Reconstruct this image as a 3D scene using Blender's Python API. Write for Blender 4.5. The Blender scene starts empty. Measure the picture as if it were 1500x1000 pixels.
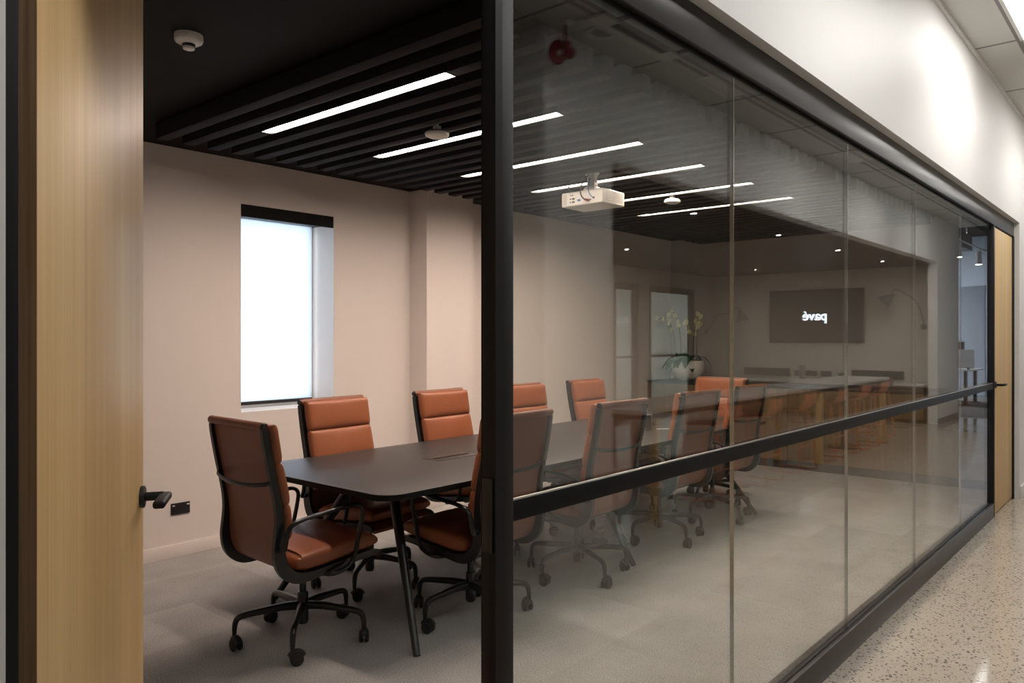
import bpy, bmesh, math, random
from mathutils import Vector, Matrix
random.seed(7)
S = bpy.context.scene
C = S.collection
PI = math.pi
R = math.radians

# ------------------------------------------------------------------ materials
def srgb(r, g, b):
    f = lambda c: (c/255/12.92) if c/255 <= .04045 else ((c/255+.055)/1.055)**2.4
    return (f(r), f(g), f(b), 1)

def newmat(name):
    m = bpy.data.materials.new(name); m.use_nodes = True
    nt = m.node_tree
    return m, nt, nt.nodes['Principled BSDF'], nt.nodes['Material Output']

def pbr(name, col, rough=.5, metal=0, noise=0, nscale=30, bump=0, bscale=200, stretch=None, spec=None, coat=0):
    m, nt, b, o = newmat(name)
    col = tuple(col)[:3] + (1,)
    b.inputs['Base Color'].default_value = col
    b.inputs['Roughness'].default_value = rough
    b.inputs['Metallic'].default_value = metal
    if spec is not None: b.inputs['Specular IOR Level'].default_value = spec
    if coat: b.inputs['Coat Weight'].default_value = coat
    tc = nt.nodes.new('ShaderNodeTexCoord')
    mp = nt.nodes.new('ShaderNodeMapping'); nt.links.new(tc.outputs['Object'], mp.inputs['Vector'])
    if stretch: mp.inputs['Scale'].default_value = stretch
    n = nt.nodes.new('ShaderNodeTexNoise'); n.inputs['Scale'].default_value = nscale; n.inputs['Detail'].default_value = 4
    nt.links.new(mp.outputs[0], n.inputs['Vector'])
    k = noise if noise else .02
    mx = nt.nodes.new('ShaderNodeMix'); mx.data_type = 'RGBA'
    mx.inputs[6].default_value = tuple(c*(1-k) for c in col[:3]) + (1,)
    mx.inputs[7].default_value = tuple(min(1, c*(1+k)) for c in col[:3]) + (1,)
    nt.links.new(n.outputs[0], mx.inputs[0]); nt.links.new(mx.outputs[2], b.inputs['Base Color'])
    if bump:
        n2 = nt.nodes.new('ShaderNodeTexNoise'); n2.inputs['Scale'].default_value = bscale; n2.inputs['Detail'].default_value = 3
        nt.links.new(mp.outputs[0], n2.inputs['Vector'])
        bp = nt.nodes.new('ShaderNodeBump'); bp.inputs['Strength'].default_value = bump; bp.inputs['Distance'].default_value = .002
        nt.links.new(n2.outputs[0], bp.inputs['Height']); nt.links.new(bp.outputs[0], b.inputs['Normal'])
    return m

def emis(name, col, strength):
    m, nt, b, o = newmat(name)
    e = nt.nodes.new('ShaderNodeEmission')
    e.inputs[0].default_value = tuple(col)[:3] + (1,); e.inputs[1].default_value = strength
    nt.links.new(e.outputs[0], o.inputs[0])
    return m

def wood(name, c1, c2, sx=26, sz=.7, rough=.45):
    m, nt, b, o = newmat(name)
    tc = nt.nodes.new('ShaderNodeTexCoord')
    mp = nt.nodes.new('ShaderNodeMapping'); mp.inputs['Scale'].default_value = (sx, sx, sz)
    nt.links.new(tc.outputs['Object'], mp.inputs['Vector'])
    n = nt.nodes.new('ShaderNodeTexNoise'); n.inputs['Scale'].default_value = 1; n.inputs['Detail'].default_value = 6; n.inputs['Roughness'].default_value = .65
    nt.links.new(mp.outputs[0], n.inputs['Vector'])
    mp2 = nt.nodes.new('ShaderNodeMapping'); mp2.inputs['Scale'].default_value = (sx*8, sx*8, sz*3)
    nt.links.new(tc.outputs['Object'], mp2.inputs['Vector'])
    n2 = nt.nodes.new('ShaderNodeTexNoise'); n2.inputs['Scale'].default_value = 1; n2.inputs['Detail'].default_value = 2
    nt.links.new(mp2.outputs[0], n2.inputs['Vector'])
    ad = nt.nodes.new('ShaderNodeMath'); ad.operation = 'MULTIPLY_ADD'; ad.inputs[1].default_value = .45
    nt.links.new(n2.outputs[0], ad.inputs[0]); nt.links.new(n.outputs[0], ad.inputs[2])
    cr = nt.nodes.new('ShaderNodeValToRGB')
    cr.color_ramp.elements[0].position = .5; cr.color_ramp.elements[0].color = c2
    cr.color_ramp.elements[1].position = .9; cr.color_ramp.elements[1].color = c1
    nt.links.new(ad.outputs[0], cr.inputs[0]); nt.links.new(cr.outputs[0], b.inputs['Base Color'])
    b.inputs['Roughness'].default_value = rough
    bp = nt.nodes.new('ShaderNodeBump'); bp.inputs['Strength'].default_value = .08; bp.inputs['Distance'].default_value = .001
    nt.links.new(ad.outputs[0], bp.inputs['Height']); nt.links.new(bp.outputs[0], b.inputs['Normal'])
    return m

def glass(name, tint):
    """thin architectural glass: straight-through transmission and a mirror reflection by Schlick's law"""
    m, nt, b, o = newmat(name)
    nt.nodes.remove(b)
    g = nt.nodes.new('ShaderNodeNewGeometry')
    d = nt.nodes.new('ShaderNodeVectorMath'); d.operation = 'DOT_PRODUCT'
    nt.links.new(g.outputs['Normal'], d.inputs[0]); nt.links.new(g.outputs['Incoming'], d.inputs[1])
    def M(op, a, bb=None):
        n = nt.nodes.new('ShaderNodeMath'); n.operation = op; n.use_clamp = False
        if isinstance(a, float): n.inputs[0].default_value = a
        else: nt.links.new(a, n.inputs[0])
        if bb is not None:
            if isinstance(bb, float): n.inputs[1].default_value = bb
            else: nt.links.new(bb, n.inputs[1])
        return n.outputs[0]
    c = M('ABSOLUTE', d.outputs['Value'])
    k = M('POWER', M('SUBTRACT', 1.0, c), 5.0)
    F = M('ADD', M('MULTIPLY', k, .93), .07)
    tr = nt.nodes.new('ShaderNodeBsdfTransparent'); tr.inputs[0].default_value = tint
    gl = nt.nodes.new('ShaderNodeBsdfGlossy'); gl.inputs['Roughness'].default_value = 0.0
    mx = nt.nodes.new('ShaderNodeMixShader')
    nt.links.new(F, mx.inputs[0]); nt.links.new(tr.outputs[0], mx.inputs[1]); nt.links.new(gl.outputs[0], mx.inputs[2])
    nt.links.new(mx.outputs[0], o.inputs[0])
    return m

def carpet_mat(name, c1, c2):
    m, nt, b, o = newmat(name)
    tc = nt.nodes.new('ShaderNodeTexCoord')
    br = nt.nodes.new('ShaderNodeTexBrick')
    br.inputs['Scale'].default_value = 1; br.inputs['Brick Width'].default_value = 1.0; br.inputs['Row Height'].default_value = .5
    br.inputs['Mortar Size'].default_value = 0; br.inputs['Color1'].default_value = c1; br.inputs['Color2'].default_value = c2
    br.inputs['Mortar'].default_value = c1; br.inputs['Bias'].default_value = 0
    nt.links.new(tc.outputs['Object'], br.inputs['Vector'])
    mp = nt.nodes.new('ShaderNodeMapping'); mp.inputs['Scale'].default_value = (1.6, 2.2, 1)
    nt.links.new(tc.outputs['Object'], mp.inputs['Vector'])
    n1 = nt.nodes.new('ShaderNodeTexNoise'); n1.inputs['Scale'].default_value = 1.6; n1.inputs['Detail'].default_value = 5
    nt.links.new(mp.outputs[0], n1.inputs['Vector'])
    mr = nt.nodes.new('ShaderNodeMapRange'); mr.inputs[1].default_value = .3; mr.inputs[2].default_value = .7; mr.inputs[3].default_value = .9; mr.inputs[4].default_value = 1.09
    nt.links.new(n1.outputs[0], mr.inputs[0])
    n2 = nt.nodes.new('ShaderNodeTexNoise'); n2.inputs['Scale'].default_value = 210; n2.inputs['Detail'].default_value = 2
    nt.links.new(tc.outputs['Object'], n2.inputs['Vector'])
    mr2 = nt.nodes.new('ShaderNodeMapRange'); mr2.inputs[1].default_value = .3; mr2.inputs[2].default_value = .7; mr2.inputs[3].default_value = .6; mr2.inputs[4].default_value = 1.35
    nt.links.new(n2.outputs[0], mr2.inputs[0])
    mu = nt.nodes.new('ShaderNodeMath'); mu.operation = 'MULTIPLY'
    nt.links.new(mr.outputs[0], mu.inputs[0]); nt.links.new(mr2.outputs[0], mu.inputs[1])
    vm = nt.nodes.new('ShaderNodeVectorMath'); vm.operation = 'SCALE'
    nt.links.new(br.outputs[0], vm.inputs[0]); nt.links.new(mu.outputs[0], vm.inputs['Scale'])
    nt.links.new(vm.outputs[0], b.inputs['Base Color'])
    b.inputs['Roughness'].default_value = .95; b.inputs['Specular IOR Level'].default_value = .1
    bp = nt.nodes.new('ShaderNodeBump'); bp.inputs['Strength'].default_value = .5; bp.inputs['Distance'].default_value = .004
    nt.links.new(n2.outputs[0], bp.inputs['Height']); nt.links.new(bp.outputs[0], b.inputs['Normal'])
    return m

def concrete_mat():
    m, nt, b, o = newmat('polished concrete')
    tc = nt.nodes.new('ShaderNodeTexCoord')
    def pebbles(scale, thr, soft):
        nz = nt.nodes.new('ShaderNodeTexNoise'); nz.inputs['Scale'].default_value = scale*1.1
        nt.links.new(tc.outputs['Object'], nz.inputs['Vector'])
        va = nt.nodes.new('ShaderNodeVectorMath'); va.operation = 'MULTIPLY_ADD'
        va.inputs[1].default_value = (.5/scale,)*3
        nt.links.new(nz.outputs['Color'], va.inputs[0]); nt.links.new(tc.outputs['Object'], va.inputs[2])
        v = nt.nodes.new('ShaderNodeTexVoronoi'); v.inputs['Scale'].default_value = scale
        nt.links.new(va.outputs[0], v.inputs['Vector'])
        sp = nt.nodes.new('ShaderNodeSeparateColor'); nt.links.new(v.outputs['Color'], sp.inputs[0])
        # pebble radius varies per cell
        mul = nt.nodes.new('ShaderNodeMath'); mul.operation = 'MULTIPLY'; mul.inputs[1].default_value = thr
        nt.links.new(sp.outputs[0], mul.inputs[0])
        sb = nt.nodes.new('ShaderNodeMath'); sb.operation = 'SUBTRACT'
        nt.links.new(mul.outputs[0], sb.inputs[0]); nt.links.new(v.outputs['Distance'], sb.inputs[1])
        mr = nt.nodes.new('ShaderNodeMapRange'); mr.inputs[1].default_value = 0; mr.inputs[2].default_value = soft
        nt.links.new(sb.outputs[0], mr.inputs[0])
        return mr.outputs[0], sp.outputs[1]
    a, ca = pebbles(62, .48, .05)
    f, cf = pebbles(170, .5, .06)
    n = nt.nodes.new('ShaderNodeTexNoise'); n.inputs['Scale'].default_value = 2.2; n.inputs['Detail'].default_value = 6
    nt.links.new(tc.outputs['Object'], n.inputs['Vector'])
    base = nt.nodes.new('ShaderNodeMix'); base.data_type = 'RGBA'
    base.inputs[6].default_value = (.40, .345, .285, 1); base.inputs[7].default_value = (.56, .50, .425, 1)
    nt.links.new(n.outputs[0], base.inputs[0])
    def over(prev, mask, cfac, c1, c2):
        st = nt.nodes.new('ShaderNodeMix'); st.data_type = 'RGBA'; st.inputs[6].default_value = c1; st.inputs[7].default_value = c2
        nt.links.new(cfac, st.inputs[0])
        mx = nt.nodes.new('ShaderNodeMix'); mx.data_type = 'RGBA'
        nt.links.new(mask, mx.inputs[0]); nt.links.new(prev, mx.inputs[6]); nt.links.new(st.outputs[2], mx.inputs[7])
        return mx.outputs[2]
    c = over(base.outputs[2], f, cf, (.12, .11, .10, 1), (.42, .38, .33, 1))
    c = over(c, a, ca, (.07, .07, .07, 1), (.24, .22, .20, 1))
    nt.links.new(c, b.inputs['Base Color'])
    b.inputs['Roughness'].default_value = .1
    return m

def tile_mat():
    m, nt, b, o = newmat('acoustic ceiling tile')
    tc = nt.nodes.new('ShaderNodeTexCoord')
    mp = nt.nodes.new('ShaderNodeMapping'); mp.inputs['Location'].default_value = (0, .4, 0)
    nt.links.new(tc.outputs['Object'], mp.inputs['Vector'])
    br = nt.nodes.new('ShaderNodeTexBrick'); br.offset = 0
    br.inputs['Scale'].default_value = 1; br.inputs['Brick Width'].default_value = 1.2; br.inputs['Row Height'].default_value = .6
    br.inputs['Mortar Size'].default_value = .016; br.inputs['Mortar Smooth'].default_value = .1
    br.inputs['Color1'].default_value = (.62, .61, .58, 1); br.inputs['Color2'].default_value = (.64, .63, .60, 1)
    br.inputs['Mortar'].default_value = (.25, .245, .235, 1)
    nt.links.new(mp.outputs[0], br.inputs['Vector'])
    nt.links.new(br.outputs[0], b.inputs['Base Color']); b.inputs['Roughness'].default_value = .9
    n2 = nt.nodes.new('ShaderNodeTexNoise'); n2.inputs['Scale'].default_value = 160
    nt.links.new(tc.outputs['Object'], n2.inputs['Vector'])
    bp = nt.nodes.new('ShaderNodeBump'); bp.inputs['Strength'].default_value = .25; bp.inputs['Distance'].default_value = .003
    nt.links.new(n2.outputs[0], bp.inputs['Height']); nt.links.new(bp.outputs[0], b.inputs['Normal'])
    return m

def blind_mat():
    m, nt, b, o = newmat('translucent blind fabric')
    nt.nodes.remove(b)
    tc = nt.nodes.new('ShaderNodeTexCoord'); w = nt.nodes.new('ShaderNodeTexNoise'); w.inputs['Scale'].default_value = 400
    nt.links.new(tc.outputs['Object'], w.inputs['Vector'])
    t = nt.nodes.new('ShaderNodeBsdfTranslucent'); t.inputs[0].default_value = (.80, .84, .88, 1)
    df = nt.nodes.new('ShaderNodeBsdfDiffuse'); df.inputs[0].default_value = (.8, .8, .8, 1)
    mx = nt.nodes.new('ShaderNodeMixShader'); mx.inputs[0].default_value = .25
    nt.links.new(t.outputs[0], mx.inputs[1]); nt.links.new(df.outputs[0], mx.inputs[2]); nt.links.new(mx.outputs[0], o.inputs[0])
    return m

M = dict(
    wall=pbr('white wall paint', (.78, .775, .76), .5, spec=.35, noise=.01, bump=.05, bscale=300),
    roomwall=pbr('warm white wall paint', (.76, .70, .66), .6, noise=.012, bump=.05, bscale=300),
    endwall=pbr('shade-darkened wall paint', (.40, .375, .35), .6, noise=.012),  # darker than the other room walls: the dim light here is put into the colour
    kitchenwall=pbr('kitchen wall paint', (.62, .575, .52), .6, noise=.02),
    darkwall=pbr('taupe wall paint', (.42, .39, .355), .6, noise=.02),
    bluewall=pbr('pale blue wall paint', (.60, .67, .76), .6),
    black=pbr('black powder coated metal', (.008, .008, .0095), .5, spec=.25, noise=.1),
    header=pbr('satin black anodised metal', (.04, .038, .037), .33, metal=.35, noise=.05),
    silver=pbr('brushed aluminium', (.6, .6, .6), .3, metal=1),
    blackplastic=pbr('black plastic', (.01, .01, .011), .42, noise=.1),
    wheel=pbr('black caster rubber', (.012, .012, .012), .55, noise=.1),
    frame=pbr('black satin chair frame', (.010, .010, .011), .3, noise=.05),
    leather=pbr('tan leather', (.30, .096, .040), .42, noise=.12, nscale=9, bump=.25, bscale=260),
    leatherback=pbr('brown leather backing', (.20, .072, .038), .45, noise=.12, nscale=7, bump=.2, bscale=260),
    oak=wood('oak veneer', srgb(222, 190, 136), srgb(203, 168, 114), 14, .35),
    oakedge=wood('oak door edge', srgb(150, 122, 92), srgb(110, 84, 60), 30, .8),
    walnut=wood('timber cabinet veneer', srgb(122, 98, 66), srgb(88, 68, 44), 30, .7),
    darkceil=wood('dark timber soffit', srgb(86, 66, 48), srgb(64, 48, 34), 4, 4),
    table=pbr('charcoal table laminate', (.033, .029, .028), .42, noise=.06, nscale=14),
    tableedge=pbr('black table edge', (.006, .006, .006), .65, spec=.2),
    carpet=carpet_mat('grey carpet', (.355, .345, .335, 1), (.45, .44, .425, 1)),
    officecarpet=carpet_mat('office carpet', (.2, .2, .205, 1), (.24, .24, .245, 1)),
    concrete=concrete_mat(),
    tile=tile_mat(),
    blackceil=pbr('black ceiling paint', (.006, .0055, .006), .8, spec=.2),
    batten=pbr('black felt batten', (.014, .0125, .015), .85, noise=.35, nscale=350, spec=.2),
    glass=glass('partition glass', (.955, .975, .96, 1)),
    plainglass=glass('clear glass', (.97, .98, .98, 1)),
    glassedge=pbr('polished glass edge', (.55, .56, .55), .12, metal=.9),
    strip=emis('warm LED diffuser', (1, .80, .67), 85),
    panel=emis('white LED panel', (1, .97, .93), 11.5),
    tube=emis('fluorescent diffuser', (.9, 1, .93), 170),
    downl=emis('downlight lens', (1, .9, .78), 1150),
    trackl=emis('track lamp lens', (.95, 1, 1), 90),
    glow=emis('screen lettering', (.75, .84, 1), 7),
    screen=pbr('dark display glass', (.05, .055, .06), .25),
    blind=blind_mat(),
    white=pbr('white plastic', (.78, .77, .75), .4),
    offwhite=pbr('off white enamel', (.72, .70, .66), .35),
    grey=pbr('mid grey plastic', (.22, .22, .22), .5),
    red=pbr('red siren plastic', (.22, .008, .008), .35),
    blue=pbr('blue cable jacket', (.02, .12, .35), .5),
    stool=pbr('terracotta moulded shell', (.60, .22, .11), .45),
    darkstool=pbr('maroon chair shell', (.13, .028, .025), .5),
    bar=pbr('pale stone benchtop', (.62, .60, .56), .25, noise=.08, nscale=5),
    leaf=pbr('orchid leaf', (.03, .08, .025), .4, noise=.3, nscale=20),
    stem=pbr('orchid stem', (.06, .09, .02), .5),
    flower=pbr('orchid petal', (.72, .68, .38), .5, noise=.2),
    pot=pbr('white glazed pot', (.72, .70, .66), .25),
    soil=pbr('bark mulch', (.09, .05, .025), .9, noise=.4, nscale=60),
    grille=pbr('projector grille', (.40, .38, .36), .6),
)

# ------------------------------------------------------------------ mesh helpers
class MB:
    def __init__(s): s.bm = bmesh.new()
    def merge(s, b2):
        me = bpy.data.meshes.new('tmp'); b2.to_mesh(me); b2.free(); s.bm.from_mesh(me); bpy.data.meshes.remove(me)
    def box(s, x0, x1, y0, y1, z0, z1, bev=0, rz=0, rx=0, ry=0, seg=2, mat=0):
        b = bmesh.new(); bmesh.ops.create_cube(b, size=1)
        cx, cy, cz = (x0+x1)/2, (y0+y1)/2, (z0+z1)/2
        bmesh.ops.scale(b, vec=(abs(x1-x0), abs(y1-y0), abs(z1-z0)), verts=b.verts)
        if bev: bmesh.ops.bevel(b, geom=list(b.edges), offset=bev, segments=seg, profile=.5, affect='EDGES')
        if rx or ry or rz:
            bmesh.ops.rotate(b, matrix=(Matrix.Rotation(rz, 3, 'Z') @ Matrix.Rotation(ry, 3, 'Y') @ Matrix.Rotation(rx, 3, 'X')), verts=b.verts)
        bmesh.ops.translate(b, vec=(cx, cy, cz), verts=b.verts)
        for f in b.faces: f.material_index = mat
        s.merge(b); return s
    def cyl(s, p0, p1, r0, r1=None, n=20, mat=0):
        p0, p1 = Vector(p0), Vector(p1); r1 = r0 if r1 is None else r1
        b = bmesh.new(); L = (p1-p0).length
        bmesh.ops.create_cone(b, cap_ends=True, segments=n, radius1=r0, radius2=r1, depth=L)
        q = Vector((0, 0, 1)).rotation_difference((p1-p0).normalized())
        bmesh.ops.rotate(b, matrix=q.to_matrix(), verts=b.verts)
        bmesh.ops.translate(b, vec=(p0+p1)/2, verts=b.verts)
        for f in b.faces: f.material_index = mat
        s.merge(b); return s
    def tube(s, pts, r, n=10, ref=(1, 0, 0), flat=1.0, sub=0, closed=False, mat=0):
        """sweep a circle (or ellipse: `flat` scales along ref) along pts; r number or list"""
        P = [Vector(p) for p in pts]
        rr = list(r) if hasattr(r, '__len__') else [r]*len(P)
        if sub:
            Q, RR = [], []
            m = len(P)
            for i in range(m-1 if not closed else m):
                p0, p1, p2, p3 = (P[(i-1) % m] if (closed or i > 0) else P[0]), P[i], P[(i+1) % m], (P[(i+2) % m] if (closed or i+2 < m) else P[-1])
                for k in range(sub):
                    t = k/sub
                    Q.append(.5*((2*p1)+(-p0+p2)*t+(2*p0-5*p1+4*p2-p3)*t*t+(-p0+3*p1-3*p2+p3)*t**3))
                    RR.append(rr[i]*(1-t)+rr[(i+1) % m]*t)
            if not closed: Q.append(P[-1]); RR.append(rr[-1])
            P, rr = Q, RR
        b = bmesh.new(); rings = []
        m = len(P)
        for i, p in enumerate(P):
            if closed: d = (P[(i+1) % m]-P[(i-1) % m])
            else: d = (P[min(i+1, m-1)]-P[max(i-1, 0)])
            d.normalize()
            u = Vector(ref); u = u-d*u.dot(d)
            if u.length < 1e-4: u = Vector((0, 1, .1)); u = u-d*u.dot(d)
            u.normalize(); v = d.cross(u)
            rings.append([b.verts.new(p+u*math.cos(2*PI*k/n)*rr[i]*flat+v*math.sin(2*PI*k/n)*rr[i]) for k in range(n)])
        for i in range(m if closed else m-1):
            A, B = rings[i], rings[(i+1) % m]
            for k in range(n): b.faces.new((A[k], A[(k+1) % n], B[(k+1) % n], B[k]))
        if not closed:
            b.faces.new(list(reversed(rings[0]))); b.faces.new(rings[-1])
        bmesh.ops.recalc_face_normals(b, faces=b.faces)
        for f in b.faces: f.material_index = mat
        s.merge(b); return s
    def ribbon(s, prof, x0, x1, t, mat=0):
        """profile in (y,z), thickness list t, extruded from x0 to x1"""
        b = bmesh.new(); n = len(prof); tt = t if hasattr(t, '__len__') else [t]*n
        A, B = [], []
        for i, (y, z) in enumerate(prof):
            d = Vector((prof[min(i+1, n-1)][0]-prof[max(i-1, 0)][0], prof[min(i+1, n-1)][1]-prof[max(i-1, 0)][1])).normalized()
            nn = Vector((-d.y, d.x))*tt[i]/2
            A.append((y+nn.x, z+nn.y)); B.append((y-nn.x, z-nn.y))
        loop = A+list(reversed(B))
        v0 = [b.verts.new((x0, y, z)) for y, z in loop]; v1 = [b.verts.new((x1, y, z)) for y, z in loop]
        m = len(loop)
        for i in range(m): b.faces.new((v0[i], v0[(i+1) % m], v1[(i+1) % m], v1[i]))
        for vs in (v0, v1):
            for i in range(n-1):
                b.faces.new((vs[i], vs[i+1], vs[m-2-i], vs[m-1-i]))
        bmesh.ops.recalc_face_normals(b, faces=b.faces)
        for f in b.faces: f.material_index = mat
        s.merge(b); return s
    def grid(s, fn, nu, nv, mat=0, closed_v=False):
        b = bmesh.new()
        V = [[b.verts.new(fn(i/nu, j/nv)) for j in range(nv+1)] for i in range(nu+1)]
        for i in range(nu):
            for j in range(nv): b.faces.new((V[i][j], V[i+1][j], V[i+1][j+1], V[i][j+1]))
        bmesh.ops.remove_doubles(b, verts=b.verts, dist=1e-5)
        bmesh.ops.recalc_face_normals(b, faces=b.faces)
        for f in b.faces: f.material_index = mat
        s.merge(b); return s
    def lathe(s, prof, c=(0, 0, 0), n=28, mat=0, axis=None):
        b = bmesh.new(); rings = []
        for r, z in prof:
            rings.append([b.verts.new((r*math.cos(2*PI*k/n), r*math.sin(2*PI*k/n), z)) for k in range(n)] if r > 1e-6 else [b.verts.new((0, 0, z))])
        for A, B in zip(rings, rings[1:]):
            for k in range(n):
                a = [A[k % len(A)], A[(k+1) % len(A)], B[(k+1) % len(B)], B[k % len(B)]]
                a2 = []
                for v in a:
                    if v not in a2: a2.append(v)
                if len(a2) > 2: b.faces.new(a2)
        bmesh.ops.recalc_face_normals(b, faces=b.faces)
        if axis is not None:
            q = Vector((0, 0, 1)).rotation_difference(Vector(axis).normalized())
            bmesh.ops.rotate(b, matrix=q.to_matrix(), verts=b.verts)
        bmesh.ops.translate(b, vec=c, verts=b.verts)
        for f in b.faces: f.material_index = mat
        s.merge(b); return s
    def prism(s, pts, z0, z1, bev=0, mat=0):
        b = bmesh.new(); vs = [b.verts.new((x, y, z0)) for x, y in pts]
        f = b.faces.new(vs); r = bmesh.ops.extrude_face_region(b, geom=[f])
        bmesh.ops.translate(b, vec=(0, 0, z1-z0), verts=[e for e in r['geom'] if isinstance(e, bmesh.types.BMVert)])
        bmesh.ops.recalc_face_normals(b, faces=b.faces)
        if bev:
            ed = [e for e in b.edges if abs(e.verts[0].co.z-e.verts[1].co.z) < 1e-6]
            bmesh.ops.bevel(b, geom=ed, offset=bev, segments=2, profile=.5, affect='EDGES')
        for f in b.faces: f.material_index = mat
        s.merge(b); return s
    def build(s, name, mats, parent=None, smooth=True, origin=None):
        if not isinstance(mats, (list, tuple)): mats = [mats]
        me = bpy.data.meshes.new(name)
        if origin is not None: bmesh.ops.translate(s.bm, vec=-Vector(origin), verts=s.bm.verts)
        s.bm.to_mesh(me); s.bm.free()
        for m in mats: me.materials.append(m)
        if smooth:
            for p in me.polygons: p.use_smooth = True
            try: me.set_sharp_from_angle(angle=R(38))
            except Exception: pass
        o = bpy.data.objects.new(name, me); C.objects.link(o)
        if origin is not None: o.location = origin
        if parent: o.parent = parent
        return o

def tag(o, label, cat, group=None, kind=None):
    o['label'] = label; o['category'] = cat
    if group: o['group'] = group
    if kind: o['kind'] = kind
    return o
def thing(name, label, cat, loc=(0, 0, 0), rz=0, group=None):
    o = bpy.data.objects.new(name, None); C.objects.link(o)
    o.location = loc; o.rotation_euler = (0, 0, rz); o.empty_display_size = .1
    return tag(o, label, cat, group)
def struct(o): o['kind'] = 'structure'; return o
def structE(name, loc=(0, 0, 0)):
    o = bpy.data.objects.new(name, None); C.objects.link(o); o.location = loc
    return struct(o)
def dup(root, loc, rz, label=None, group=None):
    r = root.copy(); C.objects.link(r); r.location = loc; r.rotation_euler = (0, 0, rz)
    if label: r['label'] = label
    if group: r['group'] = group
    for ch in list(root.children):
        c = ch.copy(); C.objects.link(c); c.parent = r
        for g in list(ch.children):
            d = g.copy(); C.objects.link(d); d.parent = c
    return r

# ------------------------------------------------------------------ key dimensions (metres)
CAMH = 1.42
YW = 1.07            # corridor face of the partition wall
YF = 1.112           # outer face of the black frame
YG = 1.14            # glass
ROOM_Y1 = 4.92       # window wall
ROOM_X1 = 8.78       # far end wall of the meeting room
RC = 2.65            # meeting room ceiling
CC = 3.37            # corridor ceiling
YO = 2*YG-3.0        # opposite corridor wall (-0.72)
def mir(y): return 2*YG-y   # depth seen behind the glass -> true depth on the corridor side

# ------------------------------------------------------------------ SETTING
struct(MB().box(-3.2, 15.6, mir(7.37), YF+.03, -.12, 0).build('floor', M['concrete'], smooth=False))
struct(MB().box(0, 9.0, YF+.03, 5.4, -.12, 0).build('floor', M['carpet'], smooth=False))
struct(MB().box(15.6, 25, -9, 4, -.12, .004).build('floor', M['officecarpet'], smooth=False))
struct(MB().box(15.585, 15.615, -9, YW, -.02, .007).build('trim_1', M['silver'], smooth=False))

# meeting room shell
wb = MB()
wx0, wx1, wz0, wz1 = 2.81, 3.586, .90, 2.348
for a in ((0, wx0, 0, RC), (wx1, 8.9, 0, RC), (wx0, wx1, 0, wz0), (wx0, wx1, wz1, RC)):
    wb.box(a[0], a[1], ROOM_Y1, 5.24, a[2], a[3])
wb.box(4.36, 4.91, 4.71, ROOM_Y1+.01, 0, RC)
struct(wb.build('wall_back', M['roomwall'], smooth=False))
struct(MB().box(ROOM_X1, 8.93, YF+.14, ROOM_Y1, 0, RC).build('wall_right', M['endwall'], smooth=False))
struct(MB().box(0, .12, YF+.14, ROOM_Y1, 0, RC).build('wall_left', M['roomwall'], smooth=False))
struct(MB().box(0, 8.95, YF+.03, 5.24, RC, RC+.1).build('ceiling', M['blackceil'], smooth=False))
# corridor-side wall holding door, glazing and second door
fw = MB()
fw.box(-3.2, .303, YW, YF+.14, 0, CC)
fw.box(.303, 8.06, YW, YF+.14, 2.43, CC)
fw.box(8.06, 15.6, YW, YF+.14, 0, CC)
struct(fw.build('wall_front', M['wall'], smooth=False))
struct(MB().box(8.06, 15.6, YW-.014, YW-.0005, 0, .11, bev=.003).build('baseboard_right', M['wall']))
bb = MB()
bb.box(.12, 4.36, ROOM_Y1-.014, ROOM_Y1-.0005, 0, .085, bev=.002)
bb.box(4.36, 4.91, 4.696, 4.7095, 0, .085, bev=.002).box(4.346, 4.3595, 4.696, ROOM_Y1-.001, 0, .085, bev=.002).box(4.9105, 4.924, 4.696, ROOM_Y1-.001, 0, .085, bev=.002)
bb.box(4.924, 8.2, ROOM_Y1-.014, ROOM_Y1-.0005, 0, .085, bev=.002)
struct(bb.build('baseboard_back', M['roomwall']))

# window in the back wall
w1 = structE('window_1', (3.2, 5.18, .9))
def ch(mb, name, mat, root, **k):   # child built in world coordinates, re-based to its root
    o = mb.build(name, mat, **k); o.parent = root
    o.matrix_parent_inverse = Matrix.Identity(4)
    o.location = o.location - root.location if root.rotation_euler.z == 0 else o.location
    return o
fr = MB()
fr.box(wx0, wx0+.04, 5.2, 5.24, wz0, wz1).box(wx1-.04, wx1, 5.2, 5.24, wz0, wz1).box(wx0, wx1, 5.2, 5.24, wz0, wz0+.04).box(wx0, wx1, 5.2, 5.24, wz1-.04, wz1)
ch(fr, 'window_frame', M['silver'], w1, smooth=False)
ch(MB().box(wx0+.04, wx1-.04, 5.215, 5.225, wz0+.04, wz1-.04), 'window_pane', M['plainglass'], w1, smooth=False)
bl = thing('roller_blind', 'white translucent roller blind with black pelmet lowered over the narrow window', 'blind', (3.2, 5.16, .93))
ch(MB().box(wx0+.012, wx1-.035, 5.158, 5.1605, .95, 2.30), 'blind_fabric', M['blind'], bl, smooth=False)
ch(MB().box(wx0+.003, wx1-.003, 5.07, 5.19, 2.285, wz1-.002, bev=.002), 'pelmet', M['blackplastic'], bl)
ch(MB().box(wx0+.012, wx1-.035, 5.15, 5.168, .925, .95, bev=.004), 'bottom_rail', M['blackplastic'], bl)
# a narrow pelmet board at the face of the wall opening
ch(MB().box(wx0, wx1, 4.925, 4.945, 2.262, wz1-.001), 'pelmet_board', M['tableedge'], bl)

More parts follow.
